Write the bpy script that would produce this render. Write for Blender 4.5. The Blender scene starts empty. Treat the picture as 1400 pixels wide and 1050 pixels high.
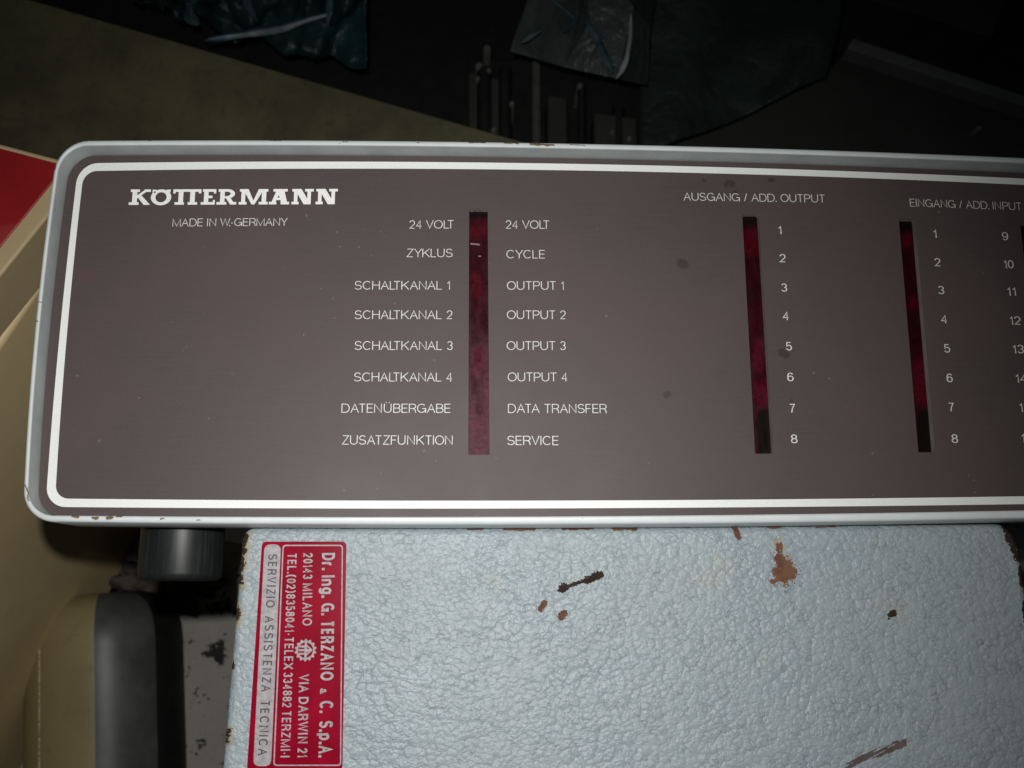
import bpy, bmesh, math, random
from mathutils import Vector, Matrix, noise
random.seed(7)
S = bpy.context.scene
COL = S.collection

# ------------------------------------------------------------------ camera, light, exposure
ZF = 0.57                      # height of the front panel above the floor
CAM_H = 0.41                   # camera above the panel plane
FPX = 1374.0                   # focal length in pixels of the 1400 px wide photograph
A, B, Cc = 0.20413, -0.03787, 0.00178
ROT = Matrix.Rotation(Cc, 3, 'Z') @ Matrix.Rotation(A, 3, 'X') @ Matrix.Rotation(B, 3, 'Y')
CAM = Vector((0, 0, ZF + CAM_H))
cd = bpy.data.cameras.new('camera')
cam = bpy.data.objects.new('camera', cd); COL.objects.link(cam)
cam.matrix_world = Matrix.Translation(CAM) @ ROT.to_4x4()
cd.sensor_width = 36; cd.lens = 36 * FPX / 1400
cd.clip_start = 0.02; cd.clip_end = 50
cd.dof.use_dof = True; cd.dof.focus_distance = 0.425; cd.dof.aperture_fstop = 16
S.camera = cam
w = bpy.data.worlds.new('World'); S.world = w; w.use_nodes = True
w.node_tree.nodes['Background'].inputs[0].default_value = (0.75, 0.9, 1.0, 1)
w.node_tree.nodes['Background'].inputs[1].default_value = 0.012
fl = bpy.data.lights.new('flash', 'SPOT'); flash = bpy.data.objects.new('camera_flash', fl); COL.objects.link(flash)
fl.energy = 9.0; fl.shadow_soft_size = 0.004; fl.spot_size = math.radians(92); fl.spot_blend = 1.0
fl.color = (1.0, 0.995, 0.965)
flash.location = CAM + ROT @ Vector((-0.014, 0.030, 0.0))
aim = CAM + ROT @ Vector((-0.055, -0.06, -0.42))
flash.rotation_euler = (aim - flash.location).to_track_quat('-Z', 'Y').to_euler()
S.view_settings.view_transform = 'Standard'; S.view_settings.look = 'None'
S.view_settings.exposure = 0; S.view_settings.gamma = 1
S.view_settings.use_curve_mapping = False

# ------------------------------------------------------------------ measuring: photo pixel -> point on a horizontal plane
def P(x, y, z=0.0):
    d = ROT @ Vector(((x - 700) / FPX, (525 - y) / FPX, -1))
    t = (z + ZF - CAM.z) / d.z
    return CAM + d * t
def P2(x, y, z=0.0):
    p = P(x, y, z); return (p.x, p.y)
MMPX = CAM_H / FPX             # metres per photo pixel, panel plane, near the middle

# ------------------------------------------------------------------ materials
class N:
    """tiny node helper"""
    def __init__(s, name):
        s.m = bpy.data.materials.new(name); s.m.use_nodes = True
        s.t = s.m.node_tree; s.n = s.t.nodes; s.b = s.n['Principled BSDF']
        s.geo = s.n.new('ShaderNodeNewGeometry').outputs['Position']
    def link(s, a, b): s.t.links.new(a, b)
    def put(s, sock, v):
        if hasattr(v, 'is_output'): s.link(v, sock)
        elif isinstance(v, (tuple, list)) and len(v) == 3 and sock.type == 'RGBA': sock.default_value = (*v, 1)
        else: sock.default_value = v
    def math(s, op, a, b=0.0, c=None, clamp=False):
        n = s.n.new('ShaderNodeMath'); n.operation = op; n.use_clamp = clamp
        s.put(n.inputs[0], a); s.put(n.inputs[1], b)
        if c is not None: s.put(n.inputs[2], c)
        return n.outputs[0]
    def vec(s, op, a, b=None, out=0):
        n = s.n.new('ShaderNodeVectorMath'); n.operation = op
        s.put(n.inputs[0], a)
        if b is not None:
            s.put(n.inputs[3] if op == 'SCALE' else n.inputs[1], b)
        return n.outputs[out]
    def noise(s, scale, detail=4, rough=.55, v=None, stretch=None, color=False):
        v = v or s.geo
        if stretch: v = s.vec('MULTIPLY', v, stretch)
        n = s.n.new('ShaderNodeTexNoise'); s.link(v, n.inputs['Vector'])
        n.inputs['Scale'].default_value = scale; n.inputs['Detail'].default_value = detail; n.inputs['Roughness'].default_value = rough
        return n.outputs['Color' if color else 0]
    def voronoi(s, scale, feature='F1', v=None, smooth=None, rnd=1.0, out='Distance'):
        n = s.n.new('ShaderNodeTexVoronoi'); n.feature = feature
        s.link(v or s.geo, n.inputs['Vector']); n.inputs['Scale'].default_value = scale
        n.inputs['Randomness'].default_value = rnd
        if smooth is not None: n.inputs['Smoothness'].default_value = smooth
        return n.outputs[out]
    def ramp(s, f, lo, hi, a=0.0, b=1.0):
        n = s.n.new('ShaderNodeMapRange'); n.interpolation_type = 'SMOOTHSTEP'
        s.put(n.inputs[0], f); n.inputs[1].default_value = lo; n.inputs[2].default_value = hi
        n.inputs[3].default_value = a; n.inputs[4].default_value = b
        return n.outputs[0]
    def mix(s, f, a, b):
        n = s.n.new('ShaderNodeMix'); n.data_type = 'RGBA'
        s.put(n.inputs[0], f); s.put(n.inputs[6], a); s.put(n.inputs[7], b)
        return n.outputs[2]
    def bump(s, h, strength=.5, dist=.001):
        n = s.n.new('ShaderNodeBump'); s.put(n.inputs['Height'], h)
        n.inputs['Strength'].default_value = strength; n.inputs['Distance'].default_value = dist
        s.link(n.outputs[0], s.b.inputs['Normal'])
    def jitter(s, scale, amp):
        c = s.noise(scale, 4, .6, color=True)
        return s.vec('ADD', s.geo, s.vec('SCALE', s.vec('SUBTRACT', c, (.5, .5, .5)), amp))
    def spots(s, caps, z, soft=.35, v=None):
        """caps: (x0,y0,x1,y1,r) in photo pixels, on plane z.  1 inside the union of the capsules"""
        v = v or s.geo; sx = s.vec('MULTIPLY', v, (1, 1, 0)); best = None
        for (x0, y0, x1, y1, r) in caps:
            a = P(x0, y0, z); b = P(x1, y1, z); a.z = b.z = 0; ab = b - a
            pa = s.vec('SUBTRACT', sx, tuple(a))
            if ab.length > 1e-5:
                n = s.n.new('ShaderNodeVectorMath'); n.operation = 'DOT_PRODUCT'
                s.link(pa, n.inputs[0]); n.inputs[1].default_value = tuple(ab / ab.length_squared)
                t = s.math('MULTIPLY', n.outputs['Value'], 1.0, clamp=True)
                pa = s.vec('SUBTRACT', pa, s.vec('SCALE', tuple(ab), t))
            d = s.math('DIVIDE', s.vec('LENGTH', pa, out='Value'), r * MMPX)
            best = d if best is None else s.math('MINIMUM', best, d)
        return s.ramp(best, 1 - soft, 1 + soft, 1.0, 0.0)
    def out(s, color, rough=.5, metal=0.0, spec=.5):
        s.put(s.b.inputs['Base Color'], color); s.put(s.b.inputs['Roughness'], rough)
        s.put(s.b.inputs['Metallic'], metal); s.b.inputs['Specular IOR Level'].default_value = spec
        return s.m

def plain(name, col, rough=.5, metal=0, spec=.5, var=.25, scale=60, bump=0):
    k = N(name)
    n = k.noise(scale, 5, .6)
    c = k.mix(k.ramp(n, .3, .7), tuple(x * (1 - var) for x in col), tuple(min(1, x * (1 + var)) for x in col))
    if bump: k.bump(k.noise(scale * 6, 4), bump, .0006)
    return k.out(c, rough, metal, spec)

def dirty(name, base, dirt, rough=.45, spec=.5, scale=9, amount=.6, bump=.1):
    k = N(name)
    a = k.noise(scale, 6, .65); b = k.noise(scale * 9, 5, .65); g = k.noise(scale * 40, 4, .7)
    c = k.mix(k.math('MULTIPLY', k.ramp(a, .40, .70), amount), base, dirt)
    c = k.mix(k.math('MULTIPLY', k.ramp(b, .52, .75), amount * .8), c, dirt)
    c = k.mix(k.math('MULTIPLY', k.ramp(g, .64, .74), .4), c, tuple(min(1, x * 1.8 + .01) for x in base))
    k.bump(g, bump, .0006)
    return k.out(c, k.ramp(b, .3, .7, max(.05, rough - .08), rough + .12), 0, spec)
M = {}
# brown anodised front sheet
k = N('brown_panel_sheet')
streak = k.noise(900, 3, .6, stretch=(.05, 1.0, 1.0)); blot = k.noise(14, 4, .6); fine = k.noise(1500, 2, .6)
c = k.mix(k.ramp(streak, .3, .7), (.0635, .0485, .0475), (.0685, .053, .052))
c = k.mix(k.ramp(blot, .35, .7), c, (.074, .0535, .0525))
c = k.mix(k.math('MULTIPLY', k.ramp(fine, .55, .8), .35), c, (.13, .118, .115))
jv = k.jitter(380, .0022)
sp = k.spots([(932, 360, 935, 361, 7), (995, 252, 999, 251, 6), (962, 247, 963, 247, 3), (1053, 246, 1056, 246, 4),
              (1069, 482, 1073, 484, 6), (911, 540, 913, 539, 5), (1082, 548, 1082, 548, 2.5), (1005, 262, 1006, 263, 2.5)], 0, .4, jv)
c = k.mix(k.math('MULTIPLY', sp, .72), c, (.03, .02, .017))
sp2 = k.spots([(116, 376, 120, 377, 9), (1006, 371, 1007, 371, 5)], 0, .5, jv)
c = k.mix(k.math('MULTIPLY', sp2, .25), c, (.11, .05, .045))
dust = k.voronoi(160, 'F1', k.jitter(200, .004)); dn = k.noise(50, 3)
dm = k.math('MULTIPLY', k.ramp(dust, .05, .10, 1, 0), k.ramp(dn, .52, .6))
c = k.mix(k.math('MULTIPLY', dm, .26), c, (.3, .28, .27))
k.bump(k.math('ADD', k.math('MULTIPLY', streak, .35), fine), .07, .0003)
M['panel'] = k.out(c, k.ramp(blot, .3, .7, .50, .58), 0, .33)

M['slot_edge'] = plain('slot_edge', (.20, .175, .16), .45)
k = N('white_print'); f = k.noise(1200, 3); M['print'] = k.out(k.mix(k.ramp(f, .35, .75), (.70, .73, .70), (.77, .79, .76)), .45)
k = N('lettering_ink'); f = k.noise(1800, 3, .7); M['ink'] = k.out(k.mix(k.ramp(f, .3, .62), (.46, .46, .44), (.72, .72, .69)), .5)
k = N('logo_ink'); f = k.noise(1500, 3, .7); M['logo'] = k.out(k.mix(k.ramp(f, .3, .6), (.66, .66, .64), (.85, .85, .82)), .45)

# grey bezel paint with chips and rust
k = N('grey_frame_paint')
f = k.noise(120, 4); c = k.mix(k.ramp(f, .3, .7), (.56, .60, .61), (.61, .65, .66))
jv = k.jitter(420, .0022)
rust = k.spots([(642, 195, 662, 195, 1.86), (690, 197, 708, 197, 1.24), (725, 198, 757, 199, 1.86), (745, 199, 752, 199, 1.86), (370, 193, 384, 193, 0.93), (205, 193, 214, 192, 0.93),
                (470, 195, 476, 195, 0.81), (74, 231, 76, 229, 2.17), (100, 707, 108, 707, 1.24), (128, 708, 134, 708, 1.86), (148, 708, 154, 708, 1.86), (270, 712, 274, 712, 0.93),
                (36, 664, 41, 684, .8), (570, 196, 573, 196, 0.74), (780, 199, 800, 200, 0.74), (220, 709, 226, 709, 0.93), (160, 707, 167, 706, 0.93)], .009, .5, jv)
scr = k.math('MULTIPLY', k.ramp(k.noise(500, 4, .7), .66, .72), k.ramp(k.noise(25, 2), .45, .6))
c = k.mix(scr, c, (.17, .15, .13))
c = k.mix(rust, c, k.mix(k.noise(900, 3), (.05, .03, .018), (.28, .18, .08)))
seam = k.spots([(44, 439, 53, 440, .8), (47, 413, 58, 414, .5)], .009, .6)
c = k.mix(k.math('MULTIPLY', seam, .85), c, (.03, .03, .03))
k.bump(k.math('ADD', f, k.math('MULTIPLY', rust, -.6)), .15, .0004)
M['frame'] = k.out(c, .38, 0, .5)
k = N('grey_surround'); f = k.noise(60, 2); M['surround'] = k.out(k.mix(k.ramp(f, .3, .7), (.33, .36, .36), (.40, .43, .43)), .5, 0, .35)  # inner wall of the bezel, darker grey than the rim

# leather-grain textured blue grey paint
k = N('textured_blue_grey_paint')
jd = k.vec('ADD', k.geo, k.vec('SCALE', k.vec('SUBTRACT', k.noise(330, 3, .6, color=True), (.5, .5, .5)), .0030))
jd = k.vec('ADD', jd, k.vec('SCALE', k.vec('SUBTRACT', k.noise(90, 2, .5, color=True), (.5, .5, .5)), .0040))
jd = k.vec('MULTIPLY', jd, (1, 1, .3))
rotn = k.n.new('ShaderNodeMapping'); k.link(jd, rotn.inputs[0]); rotn.inputs['Rotation'].default_value = (0, 0, math.radians(35)); rotn.inputs['Scale'].default_value = (.84, 1.12, 1)
jr = rotn.outputs[0]
v1 = k.voronoi(400, 'SMOOTH_F1', jr, .10); v2 = k.voronoi(820, 'SMOOTH_F1', jr, .12); v3 = k.noise(110, 3, .5)
dome = k.math('SUBTRACT', 1.0, k.math('POWER', k.math('MAXIMUM', k.math('MULTIPLY', v1, 1.3), 0.0), 2.0))
dome2 = k.math('SUBTRACT', 1.0, k.math('POWER', k.math('MAXIMUM', k.math('MULTIPLY', v2, 1.3), 0.0), 2.0))
h = k.math('ADD', k.math('MULTIPLY', dome, .75), k.math('MULTIPLY', dome2, .28))
h = k.math('ADD', h, k.math('MULTIPLY', v3, .40))
tint = k.noise(26, 4, .6); c = k.mix(k.ramp(tint, .35, .65), (.260, .306, .336), (.276, .317, .334))
c = k.mix(k.math('MULTIPLY', k.ramp(k.noise(45, 4, .65), .58, .75), .45), c, (.305, .32, .28))
e1 = k.voronoi(400, 'DISTANCE_TO_EDGE', jr); painted_crease = k.math('MULTIPLY', k.ramp(e1, .0, .10, 1, 0), k.ramp(k.noise(140, 3), .38, .62)); c = k.mix(k.math('MULTIPLY', painted_crease, .55), c, (.13, .155, .165))  # shade between the grain domes painted into the crevices
ZC = -.012
k.bump(k.math('MULTIPLY', h, k.ramp(k.noise(38, 3, .6), .3, .7, .72, 1.12)), .46, .00095)
M['case'] = k.out(c, k.ramp(tint, .3, .7, .46, .52), 0, .56)
M['rust'] = dirty('orange_brown_rust', (.165, .085, .052), (.07, .032, .021), .85, .15, 60, .9, .5)
M['dark_rust'] = dirty('black_brown_rust', (.045, .028, .020), (.018, .012, .010), .85, .15, 60, .8, .6)
M['scrape'] = dirty('scraped_metal', (.12, .085, .08), (.045, .03, .028), .6, .3, 60, .8, .4)
M['stain_halo'] = dirty('yellowed_paint', (.31, .29, .22), (.20, .155, .10), .6, .3, 80, .5, .3)

k = N('red_label_foil'); f = k.noise(70, 4); M['label_red'] = k.out(k.mix(k.ramp(f, .35, .7), (.205, .002, .014), (.265, .003, .020)), .16, 0, .3)
k = N('silver_label_foil'); f = k.noise(500, 4, .7); M['silver'] = k.out(k.mix(k.ramp(f, .3, .7), (.24, .225, .235), (.38, .355, .37)), .45, 0, .25)
M['label_ink'] = plain('label_dark_ink', (.035, .015, .022), .5)

def led_mat(name, dust_amt, glow, dark_end, seed, marks=None):
    k = N(name)
    pm = k.n.new('ShaderNodeMapping'); k.link(k.geo, pm.inputs[0]); pm.inputs['Location'].default_value = (seed, seed * 2, 0)
    n1 = k.noise(75, 2, .5, v=pm.outputs[0], stretch=(.4, 1, 1)); n2 = k.noise(420, 5, .7, v=pm.outputs[0]); n3 = k.noise(160, 4, .6, v=pm.outputs[0], stretch=(1.6, .6, 1))
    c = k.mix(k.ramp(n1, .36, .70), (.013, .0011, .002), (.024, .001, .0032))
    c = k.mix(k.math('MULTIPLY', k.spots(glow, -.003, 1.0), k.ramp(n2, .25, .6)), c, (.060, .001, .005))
    ydust = k.n.new('ShaderNodeSeparateXYZ'); k.link(k.geo, ydust.inputs[0])
    y0 = P(650, 340, 0).y; y1 = P(650, 600, 0).y
    lower = k.ramp(ydust.outputs[1], y1, y0, 1.0, .08)
    dst = k.math('MULTIPLY', k.math('MULTIPLY', k.ramp(n3, .20, .70), lower), dust_amt)
    c = k.mix(k.math('MULTIPLY', dst, k.ramp(n2, .3, .65, .45, 1.0)), c, (.17, .048, .082))
    c = k.mix(k.math('MULTIPLY', k.ramp(n2, .68, .76), .4), c, (.12, .06, .06))
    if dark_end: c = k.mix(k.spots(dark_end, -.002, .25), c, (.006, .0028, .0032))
    if marks: c = k.mix(k.math('MULTIPLY', k.spots(marks, -.003, .5, k.jitter(500, .0008)), .7), c, (.34, .24, .25))
    k.bump(n2, .2, .0003)
    return k.out(c, k.ramp(n3, .3, .7, .3, .5), 0, .08)
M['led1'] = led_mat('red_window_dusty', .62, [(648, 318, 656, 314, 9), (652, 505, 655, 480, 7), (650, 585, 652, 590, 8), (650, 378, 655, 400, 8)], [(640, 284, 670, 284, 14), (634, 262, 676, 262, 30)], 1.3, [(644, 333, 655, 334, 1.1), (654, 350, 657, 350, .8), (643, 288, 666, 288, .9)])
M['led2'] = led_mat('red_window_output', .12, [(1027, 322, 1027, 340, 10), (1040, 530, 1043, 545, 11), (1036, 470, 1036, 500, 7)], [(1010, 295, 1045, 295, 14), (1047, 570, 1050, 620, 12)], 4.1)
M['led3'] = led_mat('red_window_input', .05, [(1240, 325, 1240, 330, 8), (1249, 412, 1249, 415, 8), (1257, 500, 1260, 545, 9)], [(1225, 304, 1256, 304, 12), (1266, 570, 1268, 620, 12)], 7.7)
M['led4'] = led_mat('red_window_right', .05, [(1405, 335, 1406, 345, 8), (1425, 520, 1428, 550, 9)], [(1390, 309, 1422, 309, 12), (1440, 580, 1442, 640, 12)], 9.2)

M['rubber'] = None
k = N('black_rubber'); st = k.noise(700, 3, .6, stretch=(1, .06, 1)); f = k.noise(60, 3)
c = k.mix(k.ramp(st, .4, .75), (.010, .012, .0115), (.022, .025, .024)); c = k.mix(k.ramp(f, .5, .8), c, (.017, .018, .017))
k.bump(st, .12, .0003); M['rubber'] = k.out(c, .42, 0, .3)
M['housing'] = plain('dark_grey_housing', (.07, .068, .062), .5)

M['beige'] = dirty('beige_enamel', (.54, .42, .24), (.44, .33, .18), .42, .4, 7, .5, .04)
M['beige_dark'] = dirty('old_beige_enamel', (.72, .56, .31), (.56, .42, .21), .45, .3, 6, .55, .04)
k = N('red_vinyl'); f = k.noise(18, 5, .6); g = k.noise(160, 4)
c = k.mix(k.ramp(f, .35, .7), (.25, .010, .012), (.33, .016, .016)); c = k.mix(k.math('MULTIPLY', k.ramp(k.noise(30, 4, .6, stretch=(.3, 1, 1)), .55, .7), .35), c, (.36, .09, .08))
k.bump(g, .05, .0004); M['red'] = k.out(c, .38, 0, .4)
M['olive'] = dirty('dusty_olive_board', (.115, .105, .058), (.045, .041, .024), .62, .25, 9, .8, .2)
k = N('dark_grey_enamel'); f = k.noise(22, 5, .6); g = k.noise(130, 4, .65); c = k.mix(k.ramp(f, .35, .68), (.055, .058, .056), (.10, .105, .10)); c = k.mix(k.math('MULTIPLY', k.ramp(g, .55, .72), .4), c, (.035, .035, .033)); M['enamel'] = k.out(c, .40, 0, .35)
k = N('pale_floor'); f = k.noise(7, 6, .6); sp = k.noise(48, 4, .7); gr = k.noise(260, 4, .7)
c = k.mix(k.ramp(f, .3, .7), (.32, .30, .27), (.42, .39, .35)); c = k.mix(k.ramp(gr, .55, .8), c, (.2, .18, .16))
c = k.mix(k.ramp(sp, .56, .60), c, (.022, .018, .015)); k.bump(gr, .25, .001); M['floor'] = k.out(c, .7, 0, .3)
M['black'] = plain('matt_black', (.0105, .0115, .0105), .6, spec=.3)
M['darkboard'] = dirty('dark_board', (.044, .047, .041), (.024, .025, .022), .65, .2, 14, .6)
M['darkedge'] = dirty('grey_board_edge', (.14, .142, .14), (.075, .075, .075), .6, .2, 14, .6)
M['steel'] = plain('dull_steel', (.12, .12, .115), .45, .4)
M['bolt'] = plain('bolt_steel', (.16, .16, .15), .45, .3)

M['drum_beige'] = dirty('drum_olive_beige', (.30, .24, .12), (.20, .155, .075), .42, .4, 10, .6, .04)
k = N('worn_edge'); M['worn_edge'] = k.out(k.mix(k.ramp(k.noise(400, 3, .7), .42, .56), (.16, .12, .05), (.62, .48, .27)), .4)  # mottled bright strip, paler than the drum's beige
M['heap'] = dirty('dirty_rag', (.10, .085, .07), (.03, .026, .022), .8, .2, 40, .8, .8)
def film(name, col, alpha, rough):
    k = N(name); f = k.noise(30, 4, .6); g = k.noise(8, 3)
    c = k.mix(k.ramp(f, .35, .7), tuple(x * .6 for x in col), col)
    k.bump(k.math('ADD', k.noise(38, 4, .6), k.math('ABSOLUTE', k.math('SUBTRACT', k.noise(60, 2, .5), .5))), .6, .006)
    m = k.out(c, rough, 0, .3)
    k.put(k.b.inputs['Alpha'], k.ramp(g, .3, .7, alpha * .85, min(1, alpha * 1.1)))
    return m
M['film_teal'] = film('teal_plastic_film', (.018, .050, .052), .75, .42)
M['film_clear'] = film('smoky_plastic_film', (.075, .092, .088), .75, .38)
M['film_dark'] = film('dark_plastic_film', (.036, .048, .046), .85, .5)
M['crease_blue'] = plain('bluish_crease', (.13, .21, .28), .4)  # flash glints on the film folds, painted as pale strips
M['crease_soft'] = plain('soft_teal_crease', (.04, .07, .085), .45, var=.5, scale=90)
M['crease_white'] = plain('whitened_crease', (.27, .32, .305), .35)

# ------------------------------------------------------------------ object helpers
def tag(o, label=None, cat=None, group=None, kind=None):
    if label: o['label'] = label
    if cat: o['category'] = cat
    if group: o['group'] = group
    if kind: o['kind'] = kind
    return o
def empty(name, loc, label, cat, group=None):
    o = bpy.data.objects.new(name, None); COL.objects.link(o); o.location = loc; o.empty_display_size = .02
    return tag(o, label, cat, group)
def wloc(o):
    v = Vector((0, 0, 0))
    while o: v += Vector(o.location); o = o.parent
    return v
def mesh_obj(name, verts, faces, mat, parent=None, label=None, smooth=False, mats=None, midx=None):
    off = wloc(parent) if parent else Vector((0, 0, 0))
    me = bpy.data.meshes.new(name)
    me.from_pydata([tuple(Vector(v) - off) for v in verts], [], faces)
    for m_ in (mats or [mat]): me.materials.append(m_)
    if midx: me.polygons.foreach_set('material_index', midx)
    bm = bmesh.new(); bm.from_mesh(me); bmesh.ops.recalc_face_normals(bm, faces=bm.faces)
    for f_ in bm.faces: f_.smooth = smooth
    bm.to_mesh(me); bm.free(); me.update()
    if smooth: me.set_sharp_from_angle(angle=math.radians(38))
    o = bpy.data.objects.new(name, me); COL.objects.link(o); o.parent = parent
    if label: o['label'] = label
    return o
def top_thing(o, label, cat, group=None, kind=None):
    """a one-mesh thing: move its origin to the middle of its base"""
    me = o.data; xs = [v.co for v in me.vertices]
    c = Vector(((min(v.x for v in xs) + max(v.x for v in xs)) / 2, (min(v.y for v in xs) + max(v.y for v in xs)) / 2, min(v.z for v in xs)))
    for v in me.vertices: v.co -= c
    o.location = c
    return tag(o, label, cat, group, kind)
def bevel(o, w_, seg=2, ang=40):
    m_ = o.modifiers.new('bevel', 'BEVEL'); m_.width = w_; m_.segments = seg; m_.limit_method = 'ANGLE'; m_.angle_limit = math.radians(ang)
    for p in o.data.polygons: p.use_smooth = True
    m_.harden_normals = True
    return o
def loft(loops, cap_top=True, cap_bot=False):
    """loops: lists of 3d points, equal counts"""
    n = len(loops[0]); v = [p for l in loops for p in l]; f = []
    for i in range(len(loops) - 1):
        for j in range(n):
            a = i * n + j; b = i * n + (j + 1) % n
            f.append((a, b, b + n, a + n))
    if cap_top: f.append(tuple(range(n)))
    if cap_bot: f.append(tuple((len(loops) - 1) * n + j for j in range(n)))
    return v, f
def slab(name, px, z, thick, mat, parent=None, label=None, bev=.0015):
    pts = [P2(x, y, z) for x, y in px]; n = len(pts)
    v = [(x, y, z + ZF) for x, y in pts] + [(x, y, z + ZF - thick) for x, y in pts]
    f = [tuple(range(n)), tuple(range(2 * n - 1, n - 1, -1))] + [(i, (i + 1) % n, n + (i + 1) % n, n + i) for i in range(n)]
    o = mesh_obj(name, v, f, mat, parent, label)
    if bev: bevel(o, bev)
    return o
def tube(path, r, seg=12, caps=True):
    """swept tube through 3d points"""
    v, f = [], []; n = len(path)
    for i, p in enumerate(path):
        p = Vector(p); d = (Vector(path[min(i + 1, n - 1)]) - Vector(path[max(i - 1, 0)])).normalized()
        up = Vector((0, 0, 1)) if abs(d.z) < .9 else Vector((1, 0, 0))
        a = d.cross(up).normalized(); b = a.cross(d); rr = r[i] if isinstance(r, (list, tuple)) else r
        for k_ in range(seg):
            t = 2 * math.pi * k_ / seg; v.append(p + a * (rr * math.cos(t)) + b * (rr * math.sin(t)))
    for i in range(n - 1):
        for k_ in range(seg):
            q = i * seg + k_; q2 = i * seg + (k_ + 1) % seg; f.append((q, q2, q2 + seg, q + seg))
    if caps: f += [tuple(range(seg))[::-1], tuple(range((n - 1) * seg, n * seg))]
    return v, f

def quad_fit(p):
    (x0, y0), (x1, y1), (x2, y2) = p
    def g(x): return y0 * (x - x1) * (x - x2) / ((x0 - x1) * (x0 - x2)) + y1 * (x - x0) * (x - x2) / ((x1 - x0) * (x1 - x2)) + y2 * (x - x0) * (x - x1) / ((x2 - x0) * (x2 - x1))
    return g
def ring_loop(top, left, bottom, right_x, r, n=40, m=10):
    """pixel loop with rounded corners, its sides bowed through measured points (counter-clockwise from top left)"""
    T = quad_fit(top); Bt = quad_fit(bottom); Lx = quad_fit([(y, x) for x, y in left])
    Rx = lambda y: right_x + .169 * (y - 450)
    def cross(F, G, y):   # F: y(x), G: x(y)
        for _ in range(20): x = G(y); y = F(x)
        return x, y
    tl = cross(T, Lx, 200); bl = cross(Bt, Lx, 700); tr = cross(T, Rx, 200); br = cross(Bt, Rx, 700)
    def corner(a, c, b):
        kk = .552; out = []
        p1 = (a[0] + (c[0] - a[0]) * kk, a[1] + (c[1] - a[1]) * kk); p2 = (b[0] + (c[0] - b[0]) * kk, b[1] + (c[1] - b[1]) * kk)
        for i in range(1, m):
            t = i / m; u = 1 - t
            out.append(tuple(u**3 * a[q] + 3 * u * u * t * p1[q] + 3 * u * t * t * p2[q] + t**3 * b[q] for q in (0, 1)))
        return out
    L = []
    ys = [tl[1] + r + (bl[1] - tl[1] - 2 * r) * i / n for i in range(n + 1)]
    left_pts = [(Lx(y), y) for y in ys]
    xs = [bl[0] + r + (br[0] - bl[0] - 2 * r) * i / n for i in range(n + 1)]; bot_pts = [(x, Bt(x)) for x in xs]
    ys2 = [br[1] - r - (br[1] - tr[1] - 2 * r) * i / n for i in range(n + 1)]; right_pts = [(Rx(y), y) for y in ys2]
    xs2 = [tr[0] - r - (tr[0] - tl[0] - 2 * r) * i / n for i in range(n + 1)]; top_pts = [(x, T(x)) for x in xs2]
    L += left_pts + corner(left_pts[-1], bl, bot_pts[0]) + bot_pts + corner(bot_pts[-1], br, right_pts[0]) + right_pts
    L += corner(right_pts[-1], tr, top_pts[0]) + top_pts + corner(top_pts[-1], tl, left_pts[0])
    return L
def on(loop, z, shift=0.0, zz=None):
    """loop of pixels measured at height z, pushed outward by shift metres, placed at height zz"""
    pts = [P(x, y, z) for x, y in loop]; n = len(pts); out = []
    for i, p in enumerate(pts):
        d = pts[(i + 1) % n] - pts[i - 1]; nrm = Vector((d.y, -d.x, 0)).normalized()
        q = p + nrm * shift; q.z = ZF + (z if zz is None else zz); out.append(q)
    return out

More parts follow.
